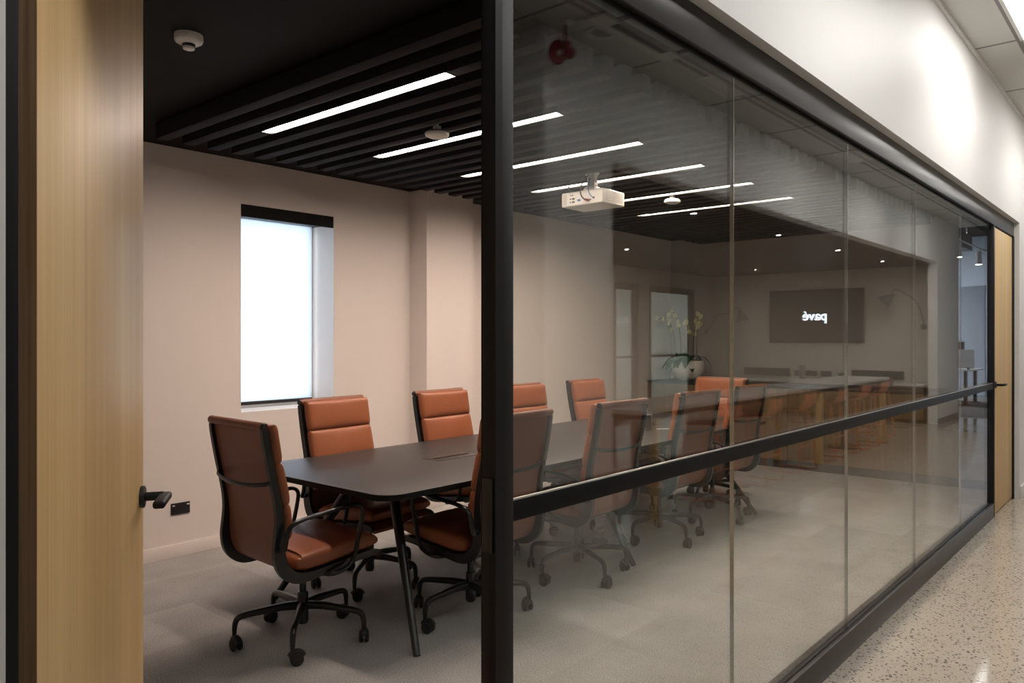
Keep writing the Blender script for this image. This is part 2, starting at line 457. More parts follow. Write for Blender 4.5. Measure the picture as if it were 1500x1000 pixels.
# corridor ceiling
struct(MB().box(-3.2, 15.6, YO, YW, CC, CC+.1).build('ceiling', M['tile'], smooth=False))
struct(MB().box(-3.2, 3.77, mir(6.4), YO, CC, CC+.1).build('ceiling', M['tile'], smooth=False))
struct(MB().box(-3.2, 15.6, YW-.022, YW-.0005, CC-.02, CC-.0005).build('trim_2', M['wall'], smooth=False))
# opposite side: pillar, bulkhead over the kitchen opening, nib
ow = MB()
ow.box(3.77, 4.53, mir(7.37), YO, 0, CC)
ow.box(4.53, 14.05, YO-.14, YO, 2.65, CC)
ow.box(14.05, 15.6, YO-.14, YO, 0, CC)
struct(ow.build('wall_opposite', M['wall'], smooth=False))
struct(MB().box(14.052, 15.6, YO+.0005, YO+.012, 0, .09).build('baseboard_opposite', M['grey'], smooth=False))
struct(MB().box(-3.2, 3.77, mir(6.5), mir(6.4), 0, CC).build('wall_lobby', M['darkwall'], smooth=False))
struct(MB().box(-3.3, -3.2, mir(6.5), YF, 0, CC).build('wall_near', M['darkwall'], smooth=False))
# kitchen
struct(MB().box(4.53, 14.75, mir(7.25), YO-.14, 2.65, 2.72).build('ceiling', M['darkceil'], smooth=False))
struct(MB().box(14.6, 14.75, mir(7.25), YO-.14, 0, 2.65).build('wall_kitchen', M['kitchenwall'], smooth=False))
kb = MB()
KY0, KY1 = mir(7.37), mir(7.25)
ops = [(11.0, 11.78), (12.15, 13.85)]
xs = [4.53, ops[0][0], ops[0][1], ops[1][0], ops[1][1], 14.75]
for i in (0, 2, 4): kb.box(xs[i], xs[i+1], KY0, KY1, 0, 2.65)
kb.box(ops[0][0], ops[0][1], KY0, KY1, 2.36, 2.65); kb.box(ops[1][0], ops[1][1], KY0, KY1, 2.36, 2.65)
struct(kb.build('wall_kitchen_back', M['kitchenwall'], smooth=False))
for i, (a, b_) in enumerate(ops):
    w = structE('window_%d' % (i+3), (a, KY1, 0))
    f = MB()
    f.box(a, a+.05, KY0, KY1+.01, 0, 2.36).box(b_-.05, b_, KY0, KY1+.01, 0, 2.36).box(a, b_, KY0, KY1+.01, 2.25, 2.36).box(a, b_, KY0, KY1+.01, 0, .08)
    ch(f, 'window_frame', M['black'], w, smooth=False)
    ch(MB().box(a+.05, b_-.05, KY1-.01, KY1+.015, 1.06, 1.10), 'rail', M['black'], w, smooth=False)
    ch(MB().box(a+.05, b_-.05, KY1-.045, KY1-.037, .08, 2.25), 'glass_pane', M['plainglass'], w, smooth=False)
# small lit office behind the kitchen glazing
struct(MB().box(9.5, 15.2, KY0-3.1, KY0-3.0, 0, 2.65).box(9.4, 9.5, KY0-3.1, KY0, 0, 2.65).box(15.1, 15.2, KY0-3.1, KY0, 0, 2.65).build('wall_rear_office', M['wall'], smooth=False))
struct(MB().box(9.4, 15.2, KY0-3.1, KY0, 2.65, 2.72).build('ceiling', M['wall'], smooth=False))
struct(MB().box(9.4, 15.2, KY0-3.1, KY0, -.1, 0).build('floor', M['officecarpet'], smooth=False))
# open office at the end of the corridor
struct(MB().box(24.5, 24.6, -9, 4, 0, 4.2).box(15.6, 25, -9.1, -9, 0, 4.2).box(15.6, 25, 4, 4.1, 0, 4.2).box(15.6, 15.7, YW, 4, 0, 4.2).box(15.6, 15.7, -9, YO-.14, 0, 4.2).build('wall_office', M['bluewall'], smooth=False))
struct(MB().box(15.6, 25, -9, 4, 4.2, 4.3).box(15.6, 15.62, YO-.14, YW, CC, 4.2).build('ceiling', M['blackceil'], smooth=False))

# ------------------------------------------------------------------ GLAZED PARTITION (window_2)
XP0, XP1 = 1.229, 1.289
JO = [1.289, 2.445, 3.62, 4.795, 6.0, 7.09]
XR = 7.135
p = structE('window_2', (XP0, YF, 0))
f = MB()
f.box(.303, 8.06, YF, YF+.024, 2.31, 2.43, bev=.003)
ch(f, 'header', M['header'], p)
ch(MB().box(.334, 8.02, YF+.0245, YF+.05, 2.275, 2.31).box(.303, 8.06, YF+.0245, YF+.139, 2.3105, 2.43), 'glazing_bead', M['tableedge'], p, smooth=False)
f = MB()
f.box(XP0, XP1, YF, YF+.038, 0, 2.31, bev=.002)
f.box(XP0+.014, XP1, YF+.038, YF+.055, 0, 2.31)
f.box(XP0-.002, XP0+.02, YF-.002, YF+.002, 0, 2.31)
ch(f, 'post', M['black'], p)
ch(MB().box(JO[-1], XR, YF, YF+.05, 0, 2.31, bev=.002), 'post', M['black'], p)
f = MB()
f.box(XP1, JO[-1], YF, YG-.008, .0, .11, bev=.002).box(XP1+.001, JO[-1]-.001, YF+.003, YF+.08, 0, .1)
ch(f, 'sill', M['header'], p)
ch(MB().box(XP1, JO[-1], YG-.024, YG-.008, 1.012, 1.058, bev=.0015), 'mid_rail', M['black'], p)
ch(MB().box(XP1, JO[-1], YG-.022, YG-.014, 1.058, 1.0615), 'rail_cap', M['silver'], p)
for a, b_ in zip(JO, JO[1:]):
    ch(MB().box(a+.0015, b_-.0015, YG-.005, YG+.005, .1, 2.30), 'glass_pane', M['glass'], p, smooth=False)
for a in JO[1:-1]:
    ch(MB().box(a-.0025, a+.0025, YG-.0065, YG+.0065, .1, 2.29), 'pane_joint', M['glassedge'], p, smooth=False)
st = MB()
st.box(XP0-.004, XP0+.001, YF+.006, YF+.036, .955, 1.115, bev=.001)
st.box(XP0-.007, XP0-.003, YF+.004, YF+.008, .955, 1.115, bev=.001)
o = ch(st, 'strike_plate', M['blackplastic'], p)

# left door (open)
jx = .33
d1 = structE('door_1', (.375, 1.19, 0)); d1.rotation_euler.z = R(57.5)
f = MB()
W = .845
f.box(0, W, .0, .04, .012, 2.29, bev=.0015)
lf = f.build('door_leaf', M['oak'], d1)
MB().box(-.0015, .0005, .0005, .0395, .013, 2.289).build('door_edge', M['oakedge'], d1, smooth=False)
def handle(parent, hx, hz, side, dirx):
    h = MB()
    h.lathe([(0, 0), (.026, 0), (.026, .008), (.024, .0095), (0, .0095)], (hx, 0, hz), axis=(0, -side, 0))
    ho = h.build('door_handle', M['blackplastic'], parent)
    g = MB()
    g.cyl((hx, -side*.009, hz), (hx, -side*.05, hz), .0105)
    L = .115*dirx
    x0, x1 = sorted((hx-.011*dirx, hx+L))
    y0, y1 = sorted((-side*.042, -side*.068))
    g.box(x0, x1, y0, y1, hz-.0085, hz+.0085, bev=.006, seg=3)
    lv = g.build('lever', M['black'], ho)
    return ho
handle(d1, W-.035, 1.04, 1, -1)
jb = MB().box(.27, jx, YF, YF+.075, 0, 2.31, bev=.002)
struct(jb.build('trim_3', M['black']))
# hinges
# right door (closed)
d2 = structE('door_2', (XR, YF+.01, 0))
MB().box(.006, .885, .0, .04, .012, 2.30, bev=.0015).build('door_leaf', M['oak'], d2)
handle(d2, .075, 1.04, 1, 1)
struct(MB().box(8.022, 8.06, YF-.004, YF+.06, 0, 2.31, bev=.002).build('trim_4', M['black']))
struct(MB().box(XR, 8.06, YF+.055, YF+.09, 0, .01).build('trim_5', M['silver'], smooth=False))

# ------------------------------------------------------------------ CEILING BATTENS + STRIP LIGHTS
FX0, PITCH, FW, FY0, FY1, FZ = 1.99, .155, .07, 1.87, 4.41, 2.55
nf = 43
LAMPY = (2.365, 3.825)
shapes = {}
for k in range(nf):
    lamp = k % 5 == 2 and k < 30
    if lamp not in shapes:
        mb = MB()
        if lamp:
            mb.box(-FW/2, FW/2, FY0, LAMPY[0]-.002, FZ, RC-.012, bev=.002).box(-FW/2, FW/2, LAMPY[1]+.002, FY1, FZ, RC-.012, bev=.002)
            mb.box(-FW/2, FW/2, LAMPY[0]-.01, LAMPY[1]+.01, RC-.03, RC-.012)
        else:
            mb.box(-FW/2, FW/2, FY0, FY1, FZ, RC-.012, bev=.002)
        mb.box(-.012, .012, FY0+.3, FY0+.34, RC-.013, RC+.0).box(-.012, .012, FY1-.34, FY1-.3, RC-.013, RC+.0)
        o = mb.build('ceiling_batten', M['batten']); shapes[lamp] = o
    else:
        o = shapes[lamp].copy(); C.objects.link(o)
    o.location = (FX0+FW/2+PITCH*k, 0, 0)
    if lamp: tag(o, 'black acoustic batten with a glowing strip light set into its length', 'ceiling batten', 'battens carrying strip lights')
    else: tag(o, 'long unbroken black acoustic batten in the row under the black ceiling', 'ceiling batten', 'plain black ceiling battens')
SX = [2.335+.775*k for k in range(6)]
words = ['nearest the open door', 'second from the door, behind an access point', 'third from the door, crossing the post', 'fourth from the door, behind the projector mount',
         'fifth from the door, just beyond the projector', 'farthest from the open door']
for i, x in enumerate(SX):
    t = thing('strip_light', 'glowing strip light between black battens, ' + words[i], 'ceiling light', (x, 3.095, 2.561), 0, 'linear strip lights')
    MB().box(-.034, .034, -.725, .725, .006, RC-2.561-.035).box(-.034, -.031, -.725, .725, -.011, .006).box(.031, .034, -.725, .725, -.011, .006).box(-.031, .031, -.725, -.721, -.011, .006).box(-.031, .031, .721, .725, -.011, .006).build('housing', M['blackplastic'], t, smooth=False)
    MB().box(-.0305, .0305, -.7205, .7205, .0, .0055).build('diffuser', M['strip'], t, smooth=False)

# ceiling devices in the meeting room
t = thing('smoke_detector', 'round white smoke detector on the plain black ceiling above the door side', 'smoke detector', (1.511, 3.05, RC))
MB().lathe([(0, 0), (.055, 0), (.056, -.022), (.052, -.03), (.038, -.038), (0, -.038)]).build('base', M['white'], t)
MB().lathe([(0, -.038), (.025, -.038), (.026, -.05), (0, -.05)]).build('sensor_core', M['blackplastic'], t)
MB().lathe([(0, -.05), (.024, -.05), (.022, -.058), (.015, -.061), (0, -.061)]).build('sensor_cap', M['white'], t)
for (x, y, l) in ((2.87, 3.02, 'white domed access point hanging under the second strip light'), (5.52, 3.08, 'white domed access point hanging beyond the projector')):
    t = thing('access_point', l, 'access point', (x, y, 2.49), 0, 'domed ceiling access points')
    MB().lathe([(0, 0), (.04, .002), (.062, .012), (.066, .024), (.055, .036), (.02, .045), (0, .045)]).build('dome', M['offwhite'], t)
    MB().cyl((0, 0, .04), (0, 0, RC-2.49), .008).box(-.015, .015, -.015, .015, .04, .065).build('stem', M['white'], t)

# projector (lens towards the end wall, sockets towards the camera)
t = thing('projector', 'white projector hanging on a pole mount from the battened ceiling', 'projector', (4.30, 3.095, 2.325))
bx, by, bz = .27, .175, .10
MB().box(0, bx, -by, by, 0, bz, bev=.012, seg=3).build('body', M['offwhite'], t)
g = MB()
for r_ in range(6):
    for c_ in range(14): g.box(.03+c_*.0155, .0415+c_*.0155, -by-.0008, -by+.002, .018+r_*.0125, .026+r_*.0125)
g.build('side_grille', M['grille'], t, smooth=False)
g = MB()
for r_ in range(9): g.box(-.0008, .002, .125, .16, .015+r_*.008, .0195+r_*.008)
g.build('rear_grille', M['grille'], t, smooth=False)
for (yy, zz, w_, h_) in ((.09, .075, .008, .008), (.075, .075, .008, .008), (.095, .05, .012, .008), (.07, .05, .022, .012), (.095, .028, .012, .008), (.07, .028, .022, .012), (-.10, .04, .014, .014), (-.075, .03, .008, .008)):
    MB().box(-.0012, .002, yy-w_/2, yy+w_/2, zz-h_/2, zz+h_/2).build('socket', M['blackplastic'], t, smooth=False)
MB().box(-.002, .002, .01, .035, .028, .042).build('video_socket', M['blue'], t, smooth=False)
MB().cyl((-.03, -.052, .028), (0, -.052, .028), .008).cyl((-.008, -.045, .028), (-.008, -.07, .028), .007).build('cable_plug', M['red'], t)
MB().lathe([(0, 0), (.036, 0), (.036, .012), (.028, .02), (0, .02)], (bx-.004, .08, .05), axis=(1, 0, 0)).build('lens', M['blackplastic'], t)
g = MB()
g.box(.105, .145, -.032, .032, bz+.02, .235, bev=.003).box(.09, .16, -.045, .045, .09, .14, bev=.003).box(.03, .24, -.008, .008, bz-.002, bz+.012).box(.12, .135, -.15, .15, bz-.002, bz+.01).box(.098, .152, -.04, .04, .225, 2.65-2.325)
g.build('mount', M['offwhite'], t)
for zz in (.155, .175, .195): MB().cyl((.104, .012, zz), (.107, .012, zz), .004).build('bolt', M['blackplastic'], t)
for zz in (.15, .175): MB().cyl((.125, -.0325, zz), (.125, -.0335, zz), .006).build('bolt', M['blackplastic'], t)
MB().tube([(.08, .0, .22), (.03, .0, .17), (-.02, -.005, .12), (-.035, -.02, .06), (-.03, -.045, .03), (-.02, -.052, .028)], .0045, sub=5).build('black_cable', M['blackplastic'], t)
MB().tube([(.09, -.01, .2), (.04, -.03, .15), (-.01, -.06, .11), (-.025, -.085, .06), (-.012, -.1, .04), (0, -.1, .04)], .0028, sub=5).build('blue_cable', M['blue'], t)
MB().tube([(.10, .12, .2), (.05, .13, .19), (.0, .11, .13), (-.02, .09, .11), (0, .06, .1)], .0045, sub=5).build('black_cable', M['blackplastic'], t)

# ------------------------------------------------------------------ TABLE
TX0, TX1, TY0, TY1, TZ = 2.13, 6.18, 2.55, 3.74, .74
TC = (TY0+TY1)/2
t = thing('boardroom_table', 'long charcoal boardroom table with rounded corners and splayed black legs', 'table', ((TX0+TX1)/2, TC, 0))
hx, hy, rr = (TX1-TX0)/2, (TY1-TY0)/2, .11
pts = []
for (cx, cy, a0) in ((hx-rr, hy-rr, 0), (-hx+rr, hy-rr, 90), (-hx+rr, -hy+rr, 180), (hx-rr, -hy+rr, 270)):
    for k in range(9): a = R(a0+k*90/8); pts.append((cx+rr*math.cos(a), cy+rr*math.sin(a)))
tp = MB().prism(pts, TZ-.028, TZ, bev=.002).build('tabletop', [M['table'], M['tableedge']], t)
for pl in tp.data.polygons:
    if abs(pl.normal.z) < .7 or pl.normal.z < 0: pl.material_index = 1
fr = MB()
for x in (-1.79+.22, 0, 1.79-.22): fr.box(x-.03, x+.03, -.32, .32, .672, .7115)
fr.box(-1.6, 1.6, -.16, -.13, .68, .711).box(-1.6, 1.6, .13, .16, .68, .711).box(-.9, .7, -.1, .1, .60, .612).box(-.9, .7, -.1, -.096, .6, .68).box(-.9, .7, .096, .1, .6, .68)
fr.build('underframe', M['black'], t)
for (fx, a) in ((-1.835, .33), (-.03, 0), (1.80, -.33)):
    for sy in (-1, 1):
        f0 = Vector((fx, sy*.575, 0)); f1 = Vector((fx+a*.7, sy*.13, .70))
        MB().cyl(f0+Vector((0, 0, .0)), f1, .0165, .028, n=24).build('leg', M['frame'], t)
for xc in (3.10, 5.2):
    cxl = xc-(TX0+TX1)/2
    h = MB().box(cxl-.16, cxl+.16, -.065, .065, TZ-.002, TZ+.002, bev=.001).build('power_hatch', M['header'], t)
    MB().box(cxl-.13, cxl+.14, -.012, .018, TZ+.0022, TZ+.0035).build('hatch_slot', M['tableedge'], h, smooth=False)

# things on / under the table
t = thing('control_tablet', 'small tilted touch panel with silver edge on the far half of the table', 'touch panel', (4.90, 2.98, TZ), R(-62))
MB().box(-.07, .07, -.004, .004, .004, .12, rx=R(-14), bev=.003).build('case', M['silver'], t)
MB().box(-.064, .064, -.0065, -.0035, .012, .112, rx=R(-14)).build('screen', M['screen'], t, smooth=False)
MB().box(-.06, .06, -.012, .05, 0, .008, bev=.002).build('foot', M['silver'], t)
t = MB().tube([(5.0, 2.92, TZ+.004), (5.08, 2.86, TZ+.004), (5.15, 2.80, TZ+.004), (5.22, 2.80, TZ+.004)], .0035, sub=6).build('charging_cable', M['white'])
tag(t, 'thin white cable trailing from the touch panel across the tabletop', 'cable')
t = MB().box(5.12, 5.27, 2.74, 2.83, TZ+.0002, TZ+.012, rz=R(20), bev=.003).build('notepad', M['white'])
tag(t, 'small flat white pad lying on the table behind the touch panel', 'notepad')
t = thing('floor_cable_bundle', 'pale cable spine dropping from the table to the carpet between the middle legs', 'cable', (4.46, 3.06, 0))
cb = MB()
for k in range(16):
    a = k*.9; z = .04+k*.037
    cb.box(-.03+.02*math.sin(a*.3), .03+.02*math.sin(a*.3), -.022, .022, z-.012, z+.012, bev=.006)
cb.build('cable_spine', M['grille'], t)
MB().tube([(0, 0, .6), (.05, .02, .4), (.1, -.05, .15), (.14, -.12, .02), (.05, -.2, .006), (-.05, -.14, .006), (0, -.02, .006)], .004, sub=6).build('loose_cable', M['blackplastic'], t)
MB().lathe([(0, 0), (.06, 0), (.055, .012), (.03, .03), (0, .03)]).build('foot', M['grey'], t)

# ------------------------------------------------------------------ CHAIRS
PROF = [(-.322, 1.045), (-.316, .99), (-.304, .92), (-.288, .84), (-.270, .76), (-.256, .69), (-.248, .62), (-.246, .56), (-.243, .50), (-.226, .44),
        (-.185, .397), (-.125, .382), (-.05, .385), (.05, .396), (.15, .408), (.22, .412), (.262, .405), (.28, .388)]
def spline(P, sub=5):
    out = []
    m = len(P)
    for i in range(m-1):
        p0, p1, p2, p3 = [Vector(P[max(0, min(m-1, j))]) for j in (i-1, i, i+1, i+2)]
        for k in range(sub):
            t = k/sub
            out.append(tuple(.5*((2*p1)+(-p0+p2)*t+(2*p0-5*p1+4*p2-p3)*t*t+(-p0+3*p1-3*p2+p3)*t**3)))
    out.append(tuple(P[-1])); return out
SP = spline(PROF)
SL = [0]
for a, b_ in zip(SP, SP[1:]): SL.append(SL[-1]+math.dist(a, b_))
def at_s(s):
    s = max(0, min(SL[-1]-1e-6, s))
    i = max(j for j in range(len(SL)-1) if SL[j] <= s)
    t = (s-SL[i])/(SL[i+1]-SL[i]); a, b_ = Vector(SP[i]), Vector(SP[i+1])
    p = a.lerp(b_, t); d = (b_-a).normalized()
    return p, Vector((-d.y, d.x))      # normal: towards the sitter
def cushion(s0, s1, w, th, off=.006, crease=0):
    mb = MB()
    def f(top):
        def g(u, v):
            uu, vv = math.sin((u*2-1)*PI/2), math.sin((v*2-1)*PI/2)
            s = s0+(s1-s0)*(uu+1)/2
            p, n = at_s(s)
            e = max(0, (1-abs(uu)**7)*(1-abs(vv)**12))
            h = (th*.5)*(e**.3)
            if top: h *= 1+.22*(1-uu*uu)*(1-vv*vv)
            x = vv*w/2*(1-.02*abs(uu)**4)
            if crease and top:
                h -= crease*max(0, math.sin(v*23+u*5))*max(0, math.sin(u*9))*e
            q = p+n*(off+th*.5+(h if top else -h))
            return (x, q.x, q.y)
        return g
    mb.grid(f(True), 22, 30); mb.grid(f(False), 22, 30)
    bmesh.ops.remove_doubles(mb.bm, verts=mb.bm.verts, dist=1e-4)
    bmesh.ops.recalc_face_normals(mb.bm, faces=mb.bm.faces)
    return mb
def make_chair():
    t = thing('office_chair', 'x', 'chair')
    # sling
    MB().ribbon(SP, -.222, .222, .011).build('back_and_seat_sling', M['leatherback'], t)
    # side rails: thin cast frames, deeper at the bend
    n = len(SP)
    def thick(i):
        s = SL[i]/SL[-1]
        return .030+.026*math.exp(-((s-.52)/.13)**2)
    for sx in (-1, 1):
        x0 = sx*.220; x1 = sx*.243
        prof = [(y, z) for y, z in SP[2:]]
        tk = [thick(i) for i in range(2, n)]
        # shift outwards (away from sitter) so the rail wraps the sling from behind
        pr = []
        for i, (y, z) in enumerate(prof):
            p, nn = at_s(SL[i+2]); q = p-nn*(tk[i]*.5-.008); pr.append((q.x, q.y))
        mb = MB().ribbon(pr, min(x0, x1), max(x0, x1), tk)
        mb.build('side_rail', M['frame'], t)
    # top roll with end caps
    r = MB().tube([(-.236, -.332, 1.043), (.236, -.332, 1.043)], .0185, n=20, ref=(0, 1, 0)).build('top_roll', M['leatherback'], t)
    for sx in (-1, 1):
        MB().cyl((sx*.236, -.332, 1.043), (sx*.2425, -.332, 1.043), .0175, .015).build('end_cap', M['frame'], r)
    # cushions
    def s_at_z(z): return SL[min(range(int(n*.6)), key=lambda i: abs(SP[i][1]-z))]
    sA, sB, sC, sD = -.0, s_at_z(.872), s_at_z(.69), s_at_z(.545)
    for k, (a, b_, th) in enumerate(((0, sB, .062), (sB-.003, sC, .060), (sC-.003, sD, .056))):
        cushion(a, b_, .468, th).build('back_cushion', M['leather'], t)
    sE = SL[min((i for i in range(n) if SP[i][1] < .42 and SP[i][0] > -.2), key=lambda i: abs(SP[i][0]+.19))]
    cushion(sE, SL[-1]-.035, .468, .082, crease=.004).build('seat_cushion', M['leather'], t)
    MB().tube([(-.228, .281, .386), (.228, .281, .386)], .013, n=14, ref=(0, 1, 0)).build('front_roll', M['leatherback'], t)
    # curved back strap
    MB().tube([(-.232, -.296, .805), (-.2, -.318, .795), (-.1, -.336, .785), (0, -.341, .783), (.1, -.336, .785), (.2, -.318, .795), (.232, -.296, .805)], .0095, sub=4, ref=(0, 1, 0), flat=.7).build('back_strap', M['frame'], t)
    # arms
    for sx in (-1, 1):
        X = sx*.272
        pts = [(sx*.238, -.262, .515), (X, -.262, .515), (X, -.252, .54), (X, -.243, .585), (X, -.22, .617), (X, -.17, .632), (X, -.05, .645), (X, .06, .656), (X, .115, .655), (X, .142, .63), (X, .138, .58), (X, .115, .48), (X, .10, .425), (X, .07, .385), (X, .0, .365), (sx*.22, -.03, .358), (sx*.16, -.03, .358)]
        MB().tube(pts, .0095, sub=4, n=10, flat=1.25).build('armrest', M['frame'], t)
    # mechanism
    m = MB()
    m.box(-.16, .16, -.055, -.005, .352, .372, bev=.004).box(-.06, .06, -.10, .10, .335, .378, bev=.012).box(-.225, .225, .10, .125, .372, .388, bev=.003).box(-.225, .225, -.10, -.075, .348, .366, bev=.003)
    m.cyl((.05, .06, .35), (.15, .10, .345), .007).cyl((.13, .092, .345), (.165, .107, .345), .018)
    m.cyl((-.05, .05, .35), (-.20, .05, .345), .007).cyl((-.17, .05, .345), (-.21, .05, .345), .012)
    m.build('tilt_mechanism', M['frame'], t)
    c = MB().cyl((0, 0, .19), (0, 0, .345), .0165).cyl((0, 0, .085), (0, 0, .225), .027, .0245).cyl((0, 0, .075), (0, 0, .088), .022)
    c.build('gas_column', M['frame'], t)
    for k in range(5):
        a = R(90+72*k+BASE_ROT)
        d = Vector((math.cos(a), math.sin(a), 0)); up = Vector((0, 0, 1)); side = Vector((-d.y, d.x, 0))
        pl = [d*.015+up*.16, d*.10+up*.163, d*.20+up*.156, d*.262+up*.150, d*.292+up*.138, d*.303+up*.112, d*.305+up*.07]
        leg = MB().tube(pl, [.021, .019, .016, .0145, .014, .0125, .010], sub=4, n=12, ref=side).build('base_leg', M['frame'], t)
        ca = MB()
        c0 = d*.305
        off = Vector((math.cos(a+1.9), math.sin(a+1.9), 0))*.017
        ax = Vector((-off.y, off.x, 0)).normalized()
        wc = c0+off+up*.0285
        for s_ in (-1, 1): ca.lathe([(0, -.008), (.024, -.008), (.0285, -.004), (.0285, .005), (.022, .0085), (0, .0085)], wc+ax*(s_*.0145), n=22, axis=ax)
        # hood over the wheels
        hood = []
        for q in range(9):
            an = R(20+q*17); hood.append(wc+off.normalized()*math.cos(an)*.0315+up*math.sin(an)*.0315)
        ca.tube(hood, .012, n=8, ref=ax, flat=1.3)
        ca.cyl(c0+up*.045, c0+up*.085, .0095)
        ca.build('caster', M['wheel'], t)
    return t
BASE_ROT = 14
proto = make_chair()
# (x, y, facing angle (0 = faces +Y), label)
G = 'leather office chairs around the boardroom table'
spots = [
    (2.105, 3.13, R(-90-2), 'tan leather office chair at the near table end, its back to the open door'),
    (2.83, 3.54, R(180+4), 'tan leather office chair on the window side, in front of the bright window'),
    (3.72, 3.55, R(180+3), 'tan leather office chair on the window side, in front of the wall pier'),
    (4.60, 3.56, R(180+1), 'tan leather chair on the window side, just right of the black post, third from door'),
    (5.44, 3.56, R(180+2), 'tan leather chair on the window side, farthest from door, against the pale wall'),
    (2.84, 2.74, R(2), 'tan leather office chair on the glass side, cut in two by the black post'),
    (3.76, 2.74, R(-1), 'tan leather office chair seen from behind, under the projector, on the glass side'),
    (4.82, 2.79, R(-3), 'tan leather chair on the glass side, third from door, left of a pane joint'),
    (5.65, 2.80, R(-2), 'tan leather chair on the glass side, farthest from door, crossed by a pane joint'),
    (6.19, 3.13, R(90), 'tan leather office chair at the far table end, facing the open door'),
]
for i, (x, y, a, l) in enumerate(spots):
    if i == 0: o = proto; o.location = (x, y, 0); o.rotation_euler = (0, 0, a); o['label'] = l; o['group'] = G
    else: dup(proto, (x, y, 0), a, l, G)

# ------------------------------------------------------------------ CREDENZA on the end wall + orchid
t = thing('credenza', 'long low timber credenza with dark top against the far end wall', 'cabinet', (8.2, 3.0, 0))
y0, y1 = 1.32-3.0, ROOM_Y1-3.0-.002
MB().box(.02, .575, y0, y1, .10, .87).build('body', M['walnut'], t, smooth=False)
MB().box(.09, .575, y0, y1, 0, .10).build('toe_kick', M['blackplastic'], t, smooth=False)
MB().box(-.005, .578, y0, y1, .87, .90, bev=.002).build('worktop', M['table'], t)
ysp = [y0, 2.22-3, 3.19-3, 4.1-3, y1]
for a, b_ in zip(ysp, ysp[1:]): MB().box(0, .019, a+.002, b_-.002, .10, .862, bev=.001).build('door', M['walnut'], t)
def plant(x, y, z, s=1.0):
    t = thing('potted_orchid', 'white orchids in a large round white bowl on the credenza', 'plant', (x, y, z))
    MB().lathe([(0, 0), (.09, 0), (.16, .04), (.205, .12), (.21, .18), (.19, .235), (.182, .24), (.178, .232), (.19, .18), (.0, .17)]).build('pot', M['pot'], t)
    MB().lathe([(0, .205), (.1, .21), (.186, .2), (.186, .17), (0, .17)]).build('bark_mulch', M['soil'], t)
    lf = MB()
    for k in range(15):
        a = random.uniform(.55, 2*PI-.55); L = random.uniform(.16, .33); w = random.uniform(.045, .07); rise = random.uniform(.03, .13); r0 = random.uniform(.0, .12)
        d = Vector((math.cos(a), math.sin(a), 0)); sd = Vector((-d.y, d.x, 0))
        def g(u, v, d=d, sd=sd, L=L, w=w, rise=rise, r0=r0):
            q = d*(r0+L*u)+Vector((0, 0, .21+rise*math.sin(u*2.6)*1.2-.12*u*u))
            return q+sd*((v-.5)*2*w*math.sin(PI*min(1, u*.92+.06))**.7)+Vector((0, 0, .012*abs(v-.5)))
        lf.grid(g, 8, 3)
        def g2(u, v, g=g): q = g(u, v); return q-Vector((0, 0, .003))
        lf.grid(g2, 8, 3)
    lf.build('foliage', M['leaf'], t)
    for (dx, dy, H, bx_, by_) in ((-.02, .08, .62, -.05, .16), (.0, .0, .52, .02, .05), (.03, -.05, .5, .0, -.12), (.02, -.1, .6, .03, -.03), (-.04, .14, .56, -.03, .25)):
        ps = [Vector((dx, dy, .2)), Vector((dx*1.2, dy*1.1, .2+H*.5)), Vector((dx+bx_*.3, dy+by_*.2, .2+H*.8)), Vector((dx+bx_*.8, dy+by_*.5, .2+H)), Vector((dx+bx_*1.5, dy+by_*.9, .2+H*.96))]
        stem = MB().tube(ps, .0042, sub=5, n=8).build('flower_stem', M['stem'], t)
        fl = MB()
        for q in range(6):
            u = .45+.1*q; seg = min(3, int(u*4)); tt = u*4-seg if seg < 3 else (u*4-3)
            c = ps[seg].lerp(ps[min(4, seg+1)], min(1, max(0, tt)))+Vector((random.uniform(-.03, .03), random.uniform(-.03, .03), random.uniform(-.01, .02)))
            fd = Vector((-1, random.uniform(-.8, .8), random.uniform(-.2, .3))).normalized()
            uu = fd.cross(Vector((0, 0, 1))).normalized(); vv = uu.cross(fd)
            for pk in range(5):
                an = 2*PI*pk/5+.3
                pd = uu*math.cos(an)+vv*math.sin(an); ps_ = fd.cross(pd)
                def g(a_, b2, c=c, pd=pd, ps_=ps_, fd=fd): return c+pd*(.032*a_)+ps_*((b2-.5)*.032*math.sin(PI*min(1, a_*.85+.1)))+fd*(.006*math.sin(a_*3))
                fl.grid(g, 4, 2)
        fl.build('blossoms', M['flower'], stem)
    return t
plant(8.44, 4.50, .90)
t = thing('floor_outlet', 'small grey outlet box on the carpet in front of the credenza', 'outlet', (8.10, 2.0, 0))
MB().box(-.04, .04, -.04, .04, 0, .012, bev=.003).build('box_body', M['grey'], t)
MB().box(-.025, .025, -.025, .025, .0121, .02, bev=.003).build('lid', M['grille'], t)

# wall outlet near the door
t = thing('power_outlet', 'black double power outlet low on the wall left of the chairs', 'power outlet', (2.38, ROOM_Y1, .31))
MB().box(-.062, .062, -.010, -.0003, -.037, .037, bev=.003).build('faceplate', M['blackplastic'], t)
for sx in (-1, 1): MB().box(sx*.048-.008, sx*.048+.008, -.013, -.0102, .018, .026, bev=.001).build('switch', M['white'], t)

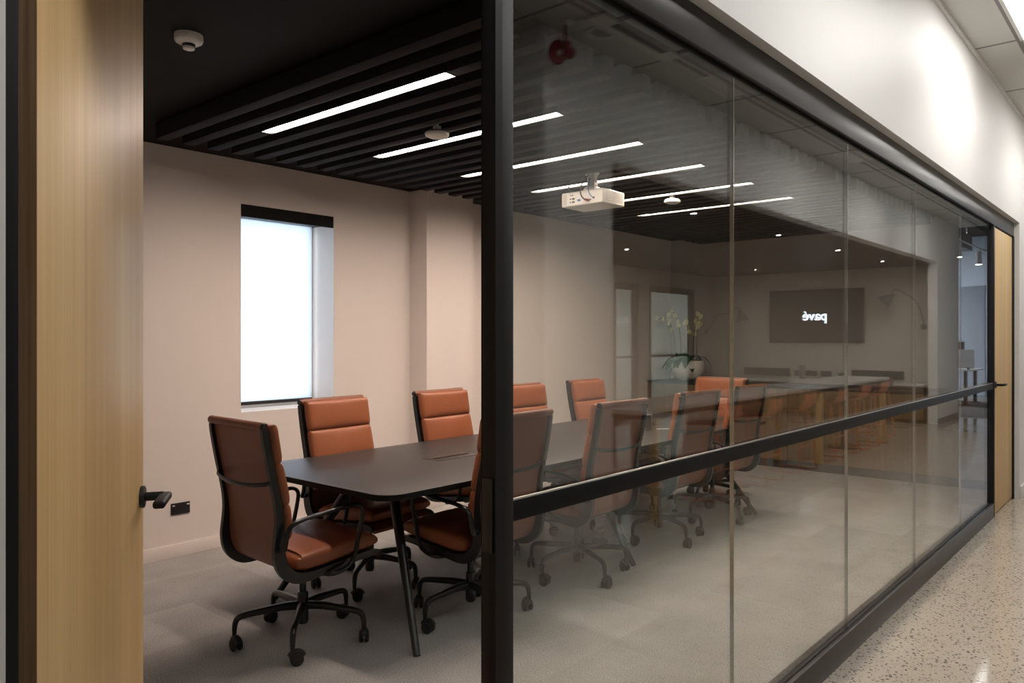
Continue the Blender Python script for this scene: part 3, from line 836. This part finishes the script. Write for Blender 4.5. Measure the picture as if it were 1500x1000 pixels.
# ------------------------------------------------------------------ CORRIDOR FITTINGS
def panel(x, y, l):
    t = thing('ceiling_light_panel', l, 'ceiling light', (x, y, CC), 0, 'square white light panels')
    f = MB(); w, h = .6, .3
    f.box(-w, w, -h, -h+.02, -.014, -.0003).box(-w, w, h-.02, h, -.014, -.0003).box(-w, -w+.02, -h, h, -.014, -.0003).box(w-.02, w, -h, h, -.014, -.0003)
    f.build('frame', M['white'], t, smooth=False)
    MB().box(-w+.02, w-.02, -h+.02, h-.02, -.010, -.0003).build('diffuser', M['panel'], t, smooth=False)
for x, l in ((.6, 'bright panel in the corridor ceiling above the camera'), (3.0, 'bright panel in the corridor ceiling just ahead of the camera'), (5.4, 'bright panel in the corridor ceiling at the top right corner'),
             (7.8, 'bright panel in the corridor ceiling over the second door'), (10.2, 'bright panel in the corridor ceiling past the second door'), (12.6, 'bright panel in the corridor ceiling nearest the open office')):
    panel(x, .49 if x == 5.4 else .35 if x > 12 else .22, l)

t = thing('cassette_air_conditioner', 'square ceiling cassette air conditioner mirrored in the glass near the top', 'air conditioner', (4.3, mir(2.27), CC))
MB().box(-.47, .47, -.47, .47, -.03, -.0003, bev=.012).build('panel', M['offwhite'], t)
g = MB()
for k in range(12): g.box(-.24, .24, -.23+k*.04, -.205+k*.04, -.036, -.0303)
g.build('intake_grille', M['grille'], t, smooth=False)
for (a, b_, c_, d_) in ((-.3, .3, .33, .39), (-.3, .3, -.39, -.33), (.33, .39, -.3, .3), (-.39, -.33, -.3, .3)):
    MB().box(a, b_, c_, d_, -.034, -.0303, bev=.001).build('louvre', M['blackplastic'], t)
for (x, l) in ((8.7, 'slatted square air diffuser in the corridor ceiling, mirrored in the second last pane'), (5.6, 'slatted square air diffuser in the corridor ceiling, mirrored near the top rail')):
    t = thing('air_diffuser', l, 'air vent', (x, mir(2.5), CC), 0, 'square ceiling air diffusers')
    MB().box(-.29, .29, -.29, .29, -.006, -.0003).build('plate', M['white'], t, smooth=False)
    for k in range(5): MB().box(-.26, .26, -.24+k*.1, -.2+k*.1, -.016, -.0062, rx=R(14)).build('slat', M['offwhite'], t, smooth=False)
t = thing('horn_speaker', 'dark red alarm horn hanging from the corridor ceiling, mirrored near the black post', 'alarm horn', (3.80, mir(2.86), CC))
MB().lathe([(0, 0), (.05, 0), (.05, -.02), (.03, -.03), (0, -.03)]).build('ceiling_plate', M['white'], t)
MB().cyl((0, 0, -.03), (0, 0, -.14), .009).box(-.02, .02, -.03, .03, -.16, -.135, bev=.004).build('bracket', M['red'], t)
hd = Vector((-.9, .0, -.22)).normalized()
hs = .74
MB().lathe([(r_*hs, z_*hs) for r_, z_ in [(0, -.09), (.045, -.09), (.052, -.07), (.052, .0), (.035, .01), (.035, .04), (.06, .08), (.095, .10), (.098, .108), (.09, .106), (.05, .08), (.02, .06), (0, .055)]], Vector((0, 0, -.2)), axis=hd).build('horn', M['red'], t)
MB().lathe([(r_*hs, z_*hs) for r_, z_ in [(0, .055), (.018, .06), (.022, .085), (0, .092)]], Vector((0, 0, -.2)), axis=hd).build('driver_cap', M['offwhite'], t)
t = thing('dome_camera', 'dark dome security camera on the lobby ceiling beside the pillar', 'security camera', (3.62, mir(3.22), CC))
MB().lathe([(0, 0), (.07, 0), (.07, -.03), (.055, -.04), (0, -.04)]).build('base', M['white'], t)
MB().lathe([(.05, -.04), (.045, -.065), (.025, -.083), (0, -.088)]).build('dome', M['blackplastic'], t)
t = thing('ceiling_speaker', 'round white ceiling speaker beside the red alarm horn', 'speaker', (4.1, mir(2.78), CC))
MB().lathe([(0, -.003), (.085, -.003), (.095, -.012), (.11, -.012), (.115, -.0003)]).build('rim', M['white'], t)
MB().lathe([(0, -.006), (.08, -.0062), (.08, -.0035)]).build('grille', M['grille'], t)

# ------------------------------------------------------------------ KITCHEN (seen mirrored in the glass)
KE = 14.6
t = thing('television', 'wide wall television with a glowing word, mirrored at the right of the glass', 'television', (KE, mir(5.15), 1.815))
MB().box(-.05, -.0005, -.866, .866, -.497, .497, bev=.004).build('bezel', M['blackplastic'], t)
MB().box(-.052, -.0503, -.855, .855, -.486, .486).build('screen', M['screen'], t, smooth=False)
cu = bpy.data.curves.new('txt', 'FONT'); cu.body = 'pav\u00e9'; cu.size = .245; cu.extrude = .001; cu.offset = .0035; cu.align_x = 'CENTER'; cu.align_y = 'CENTER'
tmp = bpy.data.objects.new('txt', cu); C.objects.link(tmp)
bpy.context.view_layer.update()
me = bpy.data.meshes.new_from_object(tmp.evaluated_get(bpy.context.evaluated_depsgraph_get()))
bpy.data.objects.remove(tmp)
me.materials.clear(); me.materials.append(M['glow'])
lg = bpy.data.objects.new('lettering', me); C.objects.link(lg); lg.parent = t
# letters run towards -Y and face -X
lg.matrix_local = Matrix(((0, 0, -1, -.0535), (-1, 0, 0, 0), (0, 1, 0, .0), (0, 0, 0, 1)))

t = thing('low_sideboard', 'low timber sideboard with pale top under the television', 'cabinet', (14.0, mir(5.2), 0))
MB().box(.02, .595, mir(7.24)-mir(5.2), mir(3.2)-mir(5.2), .06, .61).build('body', M['walnut'], t, smooth=False)
MB().box(.06, .595, mir(7.24)-mir(5.2), mir(3.2)-mir(5.2), 0, .06).build('plinth', M['blackplastic'], t, smooth=False)
MB().box(0, .598, mir(7.24)-mir(5.2), mir(3.2)-mir(5.2), .61, .64, bev=.002).build('top', M['bar'], t)
for k in range(5):
    a = mir(7.24)-mir(5.2)+k*.808
    MB().box(0, .019, a+.003, a+.805, .07, .605, bev=.001).build('door', M['walnut'], t)
for (ya, yb, za, zb, l) in ((6.54, 5.63, .685, .832, 'long dark wall slot panel left of the coffee flask'), (5.54, 5.11, .70, .80, 'short dark wall slot panel directly behind the coffee flask'),
                            (5.05, 4.86, .70, .80, 'smallest dark wall slot panel right of the coffee flask'), (4.50, 3.63, .68, .83, 'long dark wall slot panel at the right, near the swing lamp')):
    c = (ya+yb)/2; w = (ya-yb)/2
    t = thing('wall_slot_panel', l, 'wall panel', (KE, mir(c), (za+zb)/2), 0, 'dark wall panels under the television')
    hh = (zb-za)/2
    MB().box(-.03, -.0005, -w, w, -hh, hh, bev=.003).build('frame', M['blackplastic'], t)
    MB().box(-.032, -.0302, -w+.015, w-.015, -hh+.012, hh-.012).build('insert', M['screen'], t, smooth=False)
t = thing('coffee_flask', 'grey cylindrical flask standing on a flat tray on the low sideboard', 'flask', (14.3, mir(5.29), .64))
MB().lathe([(0, .014), (.05, .014), (.055, .03), (.062, .24), (.058, .26), (.05, .27), (0, .27)]).build('flask_body', M['grey'], t)
MB().box(-.12, .12, -.19, .19, 0, .014, bev=.004).build('tray', M['offwhite'], t)
MB().lathe([(0, .014), (.05, .014), (.06, .06), (.055, .06), (0, .02)], (-.03, -.12, 0)).build('cup', M['offwhite'], t)
t = thing('small_plant', 'tiny green plant in a dark pot on the low sideboard beside the right wall panel', 'plant', (14.3, mir(4.6), .64))
MB().lathe([(0, 0), (.035, 0), (.045, .08), (.04, .08), (0, .07)]).build('pot', M['blackplastic'], t)
lf = MB()
for k in range(14):
    a = k*2.4; d = Vector((math.cos(a), math.sin(a), 0)); sd = Vector((-d.y, d.x, 0))
    lf.grid(lambda u, v, d=d, sd=sd, k=k: d*(.09*u)+Vector((0, 0, .07+.10*u-.04*u*u*(k % 3)))+sd*((v-.5)*.025*math.sin(PI*min(1, u*.9+.08))), 5, 2)
lf.build('foliage', M['leaf'], t)

def swing_lamp(x, y, z, pts, shade_c, shade_d, l, plate):
    t = thing('swing_arm_lamp', l, 'lamp', (x, y, z), 0, 'swing arm wall lamps')
    MB().lathe([(0, .0005), (.05, .0005), (.05, .02), (.02, .03), (0, .03)], axis=plate).build('wall_plate', M['grey'], t)
    MB().tube(pts, .010, sub=4, n=8).build('arm', M['grey'], t)
    MB().lathe([(0, -.10), (.03, -.10), (.035, -.06), (.05, -.04), (.125, .11), (.121, .11), (.045, -.03), (0, -.05)], Vector(shade_c), axis=shade_d).build('shade', M['grey'], t)
    MB().lathe([(0, -.01), (.03, .01), (.03, .03), (0, .05)], Vector(shade_c), axis=shade_d).build('bulb', M['offwhite'], t)
swing_lamp(14.35, mir(7.25), 1.54, [(0, .03, 0), (.02, .10, .1), (.0, .25, .32), (-.05, .5, .36), (-.1, .72, .46), (-.12, .78, .42)], (-.12, .80, .32), (0, .35, -1), 'grey swing arm lamp on the kitchen back wall, the farther of two', (0, 1, 0))
swing_lamp(14.6, mir(3.32), 1.60, [(-.03, 0, 0), (-.16, .02, .12), (-.25, -.03, .35), (-.28, -.16, .52), (-.30, -.36, .64), (-.30, -.42, .60)], (-.30, -.48, .50), (0, -.9, -.75), 'grey curved swing arm lamp right of the television, the nearer of two', (-1, 0, 0))
t = MB().box(14.12, 14.20, mir(7.25)+.0005, mir(7.25)+.012, 1.10, 1.22, bev=.003).build('light_switch', M['white'])
tag(t, 'small white switch plate on the kitchen back wall beside the orchids', 'switch')

# bar leaner + stools
BX0, BX1, BZ = 4.9, 11.3, .88
bt = thing('bar_table', 'long pale breakfast bar with dark underside running beside the corridor', 'bar table', (8.4, mir(3.3), 0))
MB().box(BX0-8.4, BX1-8.4, -.3, .3, BZ-.035, BZ, bev=.002).build('benchtop', M['bar'], bt)
MB().box(BX0-8.3, BX1-8.5, -.27, .27, BZ-.075, BZ-.035).build('underframe', M['blackplastic'], bt, smooth=False)
for x in (5.2, 8.78, 11.2):
    for y in (-.24, .24): MB().box(x-8.4-.03, x-8.4+.03, y-.03, y+.03, 0, BZ-.075, bev=.002).build('leg', M['oak'], bt)
for x in (7.0, 10.35): MB().cyl((x-8.4, 0, .01), (x-8.4, 0, BZ-.075), .03).cyl((x-8.4, 0, 0), (x-8.4, 0, .012), .2, .2, n=32).build('pedestal', M['black'], bt)
def make_stool(mat, seat=.66, legcol='stool'):
    t = thing('bar_stool', 'x', 'stool')
    def shell(off):
        def g(u, v):
            vv = (v-.5)*2
            if u < .55:
                k = u/.55; y = .2-.36*k; z = seat-.012*math.sin(k*PI)+.03*vv*vv*k
                w = .19*(1-.12*(1-k))
            else:
                k = (u-.55)/.45; y = -.16-.075*math.sin(k*PI/2)-.02*k; z = seat+.03*(1-k)*vv*vv+.17*k*k*.35+.17*k*.65+.0
                w = .19*(1-.25*k)
                y += .05*vv*vv*k
            return (vv*w, y+(off if u > .55 else 0)*-1, z-(off if u <= .55 else 0))
        return g
    m = MB(); m.grid(shell(0), 16, 10); m.grid(shell(.009), 16, 10)
    m.build('shell', mat, t)
    for sx in (-1, 1):
        P = [(sx*.10, .10, seat-.012), (sx*.17, .15, seat-.03), (sx*.20, .19, .1), (sx*.205, .195, .025), (sx*.205, .15, .009), (sx*.205, -.15, .009), (sx*.205, -.195, .025), (sx*.20, -.18, .12), (sx*.16, -.13, seat-.03), (sx*.10, -.09, seat-.012)]
        MB().tube(P, .0085, n=8).build('sled_leg', M[legcol], t)
    MB().tube([(-.193, .18, .27), (.193, .18, .27)], .0085, n=8, ref=(0, 1, 0)).tube([(-.183, -.16, .27), (.183, -.16, .27)], .0085, n=8, ref=(0, 1, 0)).build('foot_rail', M[legcol], t)
    return t
st0 = make_stool(M['stool'])
sx_ = [6.35, 7.3, 8.2, 9.25, 10.1, 10.9]
wd = ['nearest the camera', 'second nearest', 'third', 'fourth', 'fifth', 'last']
for i, x in enumerate(sx_):
    l = 'terracotta shell bar stool under the pale bar, %s of six' % wd[i]
    if i == 0: o = st0; o.location = (x, mir(3.16), 0); o.rotation_euler = (0, 0, PI); o['label'] = l; o['group'] = 'bar stools under the bar'
    else: o = dup(st0, (x, mir(3.16), 0), PI, l, 'bar stools under the bar')
o = make_stool(M['darkstool'], .68)
o.location = (12.0, mir(3.4), 0); o.rotation_euler = (0, 0, R(130)); o['label'] = 'maroon shell bar stool standing past the end of the pale bar'

# kitchen downlights
for i, (x, y, l) in enumerate(((4.85, 3.65, 'first of the front row'), (6.97, 3.65, 'second of the front row'), (9.1, 3.65, 'third of the front row'), (11.23, 3.65, 'fourth of the front row'), (13.36, 3.65, 'last of the front row'), (9.2, 5.85, 'first of the back row'), (11.3, 5.85, 'second of the back row'), (13.5, 5.85, 'last of the back row'))):
    t = thing('downlight', 'small round recessed downlight in the kitchen soffit, %s' % l, 'ceiling light', (x, mir(y), 2.65), 0, 'kitchen downlights')
    MB().lathe([(.023, -.002), (.045, -.006), (.052, -.0005)]).build('rim', M['blackplastic'], t)
    MB().lathe([(0, -.0015), (.022, -.0015), (.022, -.0005)]).build('lens', M['downl'], t)

# rear office behind the kitchen glazing
for (x, l) in ((11.6, 'long bright tube light in the rear office seen through the left kitchen glazing'), (13.4, 'long bright tube light in the rear office seen through the right kitchen glazing')):
    t = thing('tube_light', l, 'ceiling light', (x, KY0-1.5, 2.65), 0, 'rear office tube lights')
    MB().box(-.7, .7, -.05, .05, -.03, -.0005).build('housing', M['white'], t, smooth=False)
    MB().box(-.68, .68, -.045, .045, -.036, -.0302).build('diffuser', M['tube'], t, smooth=False)
t = thing('office_desk', 'white desk in the rear office seen through the left kitchen glazing', 'desk', (12.0, KY0-1.6, 0))
MB().box(-.7, .7, -.35, .35, .70, .73, bev=.003).build('desktop', M['white'], t)
for sx in (-1, 1): MB().box(sx*.66-.02, sx*.66+.02, -.33, .33, 0, .70).build('end_panel', M['grey'], t, smooth=False)

# ------------------------------------------------------------------ OPEN OFFICE (mirrored at the right edge)
t = struct(MB().box(21.5, 21.6, mir(6.6), mir(3.56), 0, 2.67).build('wall_booth', M['bluewall'], smooth=False))
wn = structE('window_5', (24.49, mir(3.0), 1.5))
MB().box(-.02, -.0005, -.9, .9, -.9, .9).build('window_pane', emis('daylit office window', (.55, .78, 1), 1.6), wn, smooth=False)
MB().box(-.04, -.021, -.93, -.88, -.93, .93).box(-.04, -.021, .88, .93, -.93, .93).box(-.04, -.021, -.93, .93, -.93, -.88).box(-.04, -.021, -.93, .93, .88, .93).build('window_frame', M['silver'], wn, smooth=False)
tr = thing('lighting_track', 'white lighting track hung under the dark office ceiling', 'track', (18.0, mir(3.3), 3.35))
MB().box(-2, 3, -.015, .015, -.015, .015).build('rail', M['white'], tr, smooth=False)
for x in (-1.5, 2.5): MB().cyl((x, 0, .015), (x, 0, .85), .004).build('hanger', M['silver'], tr)
for (x, y, l) in ((17.2, 3.3, 'nearer'), (19.2, 3.3, 'farther')):
    t = thing('track_spotlight', 'white cylindrical spotlight on the office lighting track, the %s one' % l, 'spotlight', (x, mir(y), 3.335), 0, 'track spotlights')
    MB().cyl((0, 0, 0), (0, 0, -.06), .012).cyl((0, 0, -.06), (0, 0, -.34), .06, .06, n=28).build('barrel', M['white'], t)
    MB().cyl((0, 0, -.3402), (0, 0, -.343), .055, .055, n=28).build('lens', M['trackl'], t)
t = thing('duct', 'grey boxy air duct under the dark office ceiling', 'air duct', (20.2, mir(4.6), 3.45))
MB().box(-.6, .6, -.9, .9, 0, .35, bev=.01).build('duct_body', M['grey'], t)
MB().box(-.5, .5, -.5, .3, -.28, 0, ry=R(0)).build('vent_box', M['blackplastic'], t, smooth=False)
for (x, y) in ((-.5, -.8), (.5, .8)): MB().cyl((x, y, .35), (x, y, .8), .005).build('hanger', M['silver'], t)
t = thing('ceiling_light_panel', 'added unseen fill panel lighting the open office', 'ceiling light', (20.5, -4.0, 4.2))  # unseen panel added only to light the office
MB().box(-1.5, 1.5, -.6, .6, -.02, -.0005).build('diffuser', emis('added office fill panel', (.88, .94, 1), 42), t, smooth=False)
t = thing('workstation_desk', 'white sit-stand desk with dark legs in the open office', 'desk', (18.9, mir(4.0), 0))
MB().box(-.6, .6, -.35, .75, .72, .745, bev=.003).build('desktop', M['white'], t)
for (x, y) in ((-.5, -.25), (.5, -.25), (-.5, .6), (.5, .6)): MB().box(x-.04, x+.04, y-.03, y+.03, .02, .72).build('leg', M['blackplastic'], t, smooth=False)
for x in (-.5, .5): MB().box(x-.035, x+.035, -.35, .7, .004, .022).build('foot', M['blackplastic'], t, smooth=False)
t = thing('desk_screen', 'pale grey rounded fabric screen standing on the office desk', 'desk screen', (18.55, mir(3.60), .745))
MB().box(-.012, .012, -.33, .33, .02, .42, bev=.01).build('fabric_panel', M['offwhite'], t)
MB().box(-.02, .02, -.25, -.2, 0, .04).box(-.02, .02, .2, .25, 0, .04).build('clamp', M['blackplastic'], t, smooth=False)
t = thing('monitor', 'black computer monitor behind the pale desk screen', 'monitor', (18.95, mir(3.80), .745))
MB().box(-.015, .015, -.28, .28, .24, .58, bev=.004).build('display', M['blackplastic'], t)
MB().box(-.01, .01, -.03, .03, .0, .26).box(-.08, .08, -.1, .1, 0, .008).build('stand', M['blackplastic'], t, smooth=False)

# ------------------------------------------------------------------ WORLD (overcast daylight outside) and camera
w = bpy.data.worlds.new('World'); S.world = w; w.use_nodes = True
bg = w.node_tree.nodes['Background']; bg.inputs[0].default_value = (.80, .90, 1, 1); bg.inputs[1].default_value = 4.5

cam = bpy.data.cameras.new('camera'); co = bpy.data.objects.new('camera', cam); C.objects.link(co)
cam.sensor_width = 36; cam.lens = 1130/1500*36; cam.shift_y = -6/1500; cam.clip_start = .05; cam.clip_end = 200
co.location = (0, 0, CAMH)
co.rotation_euler = (R(90), 0, math.atan2(.655, .756)-R(90))
S.camera = co
vs = S.view_settings
S.display_settings.display_device = 'sRGB'
vs.view_transform = 'Standard'; vs.look = 'None'; vs.exposure = 0; vs.gamma = 1; vs.use_curve_mapping = False
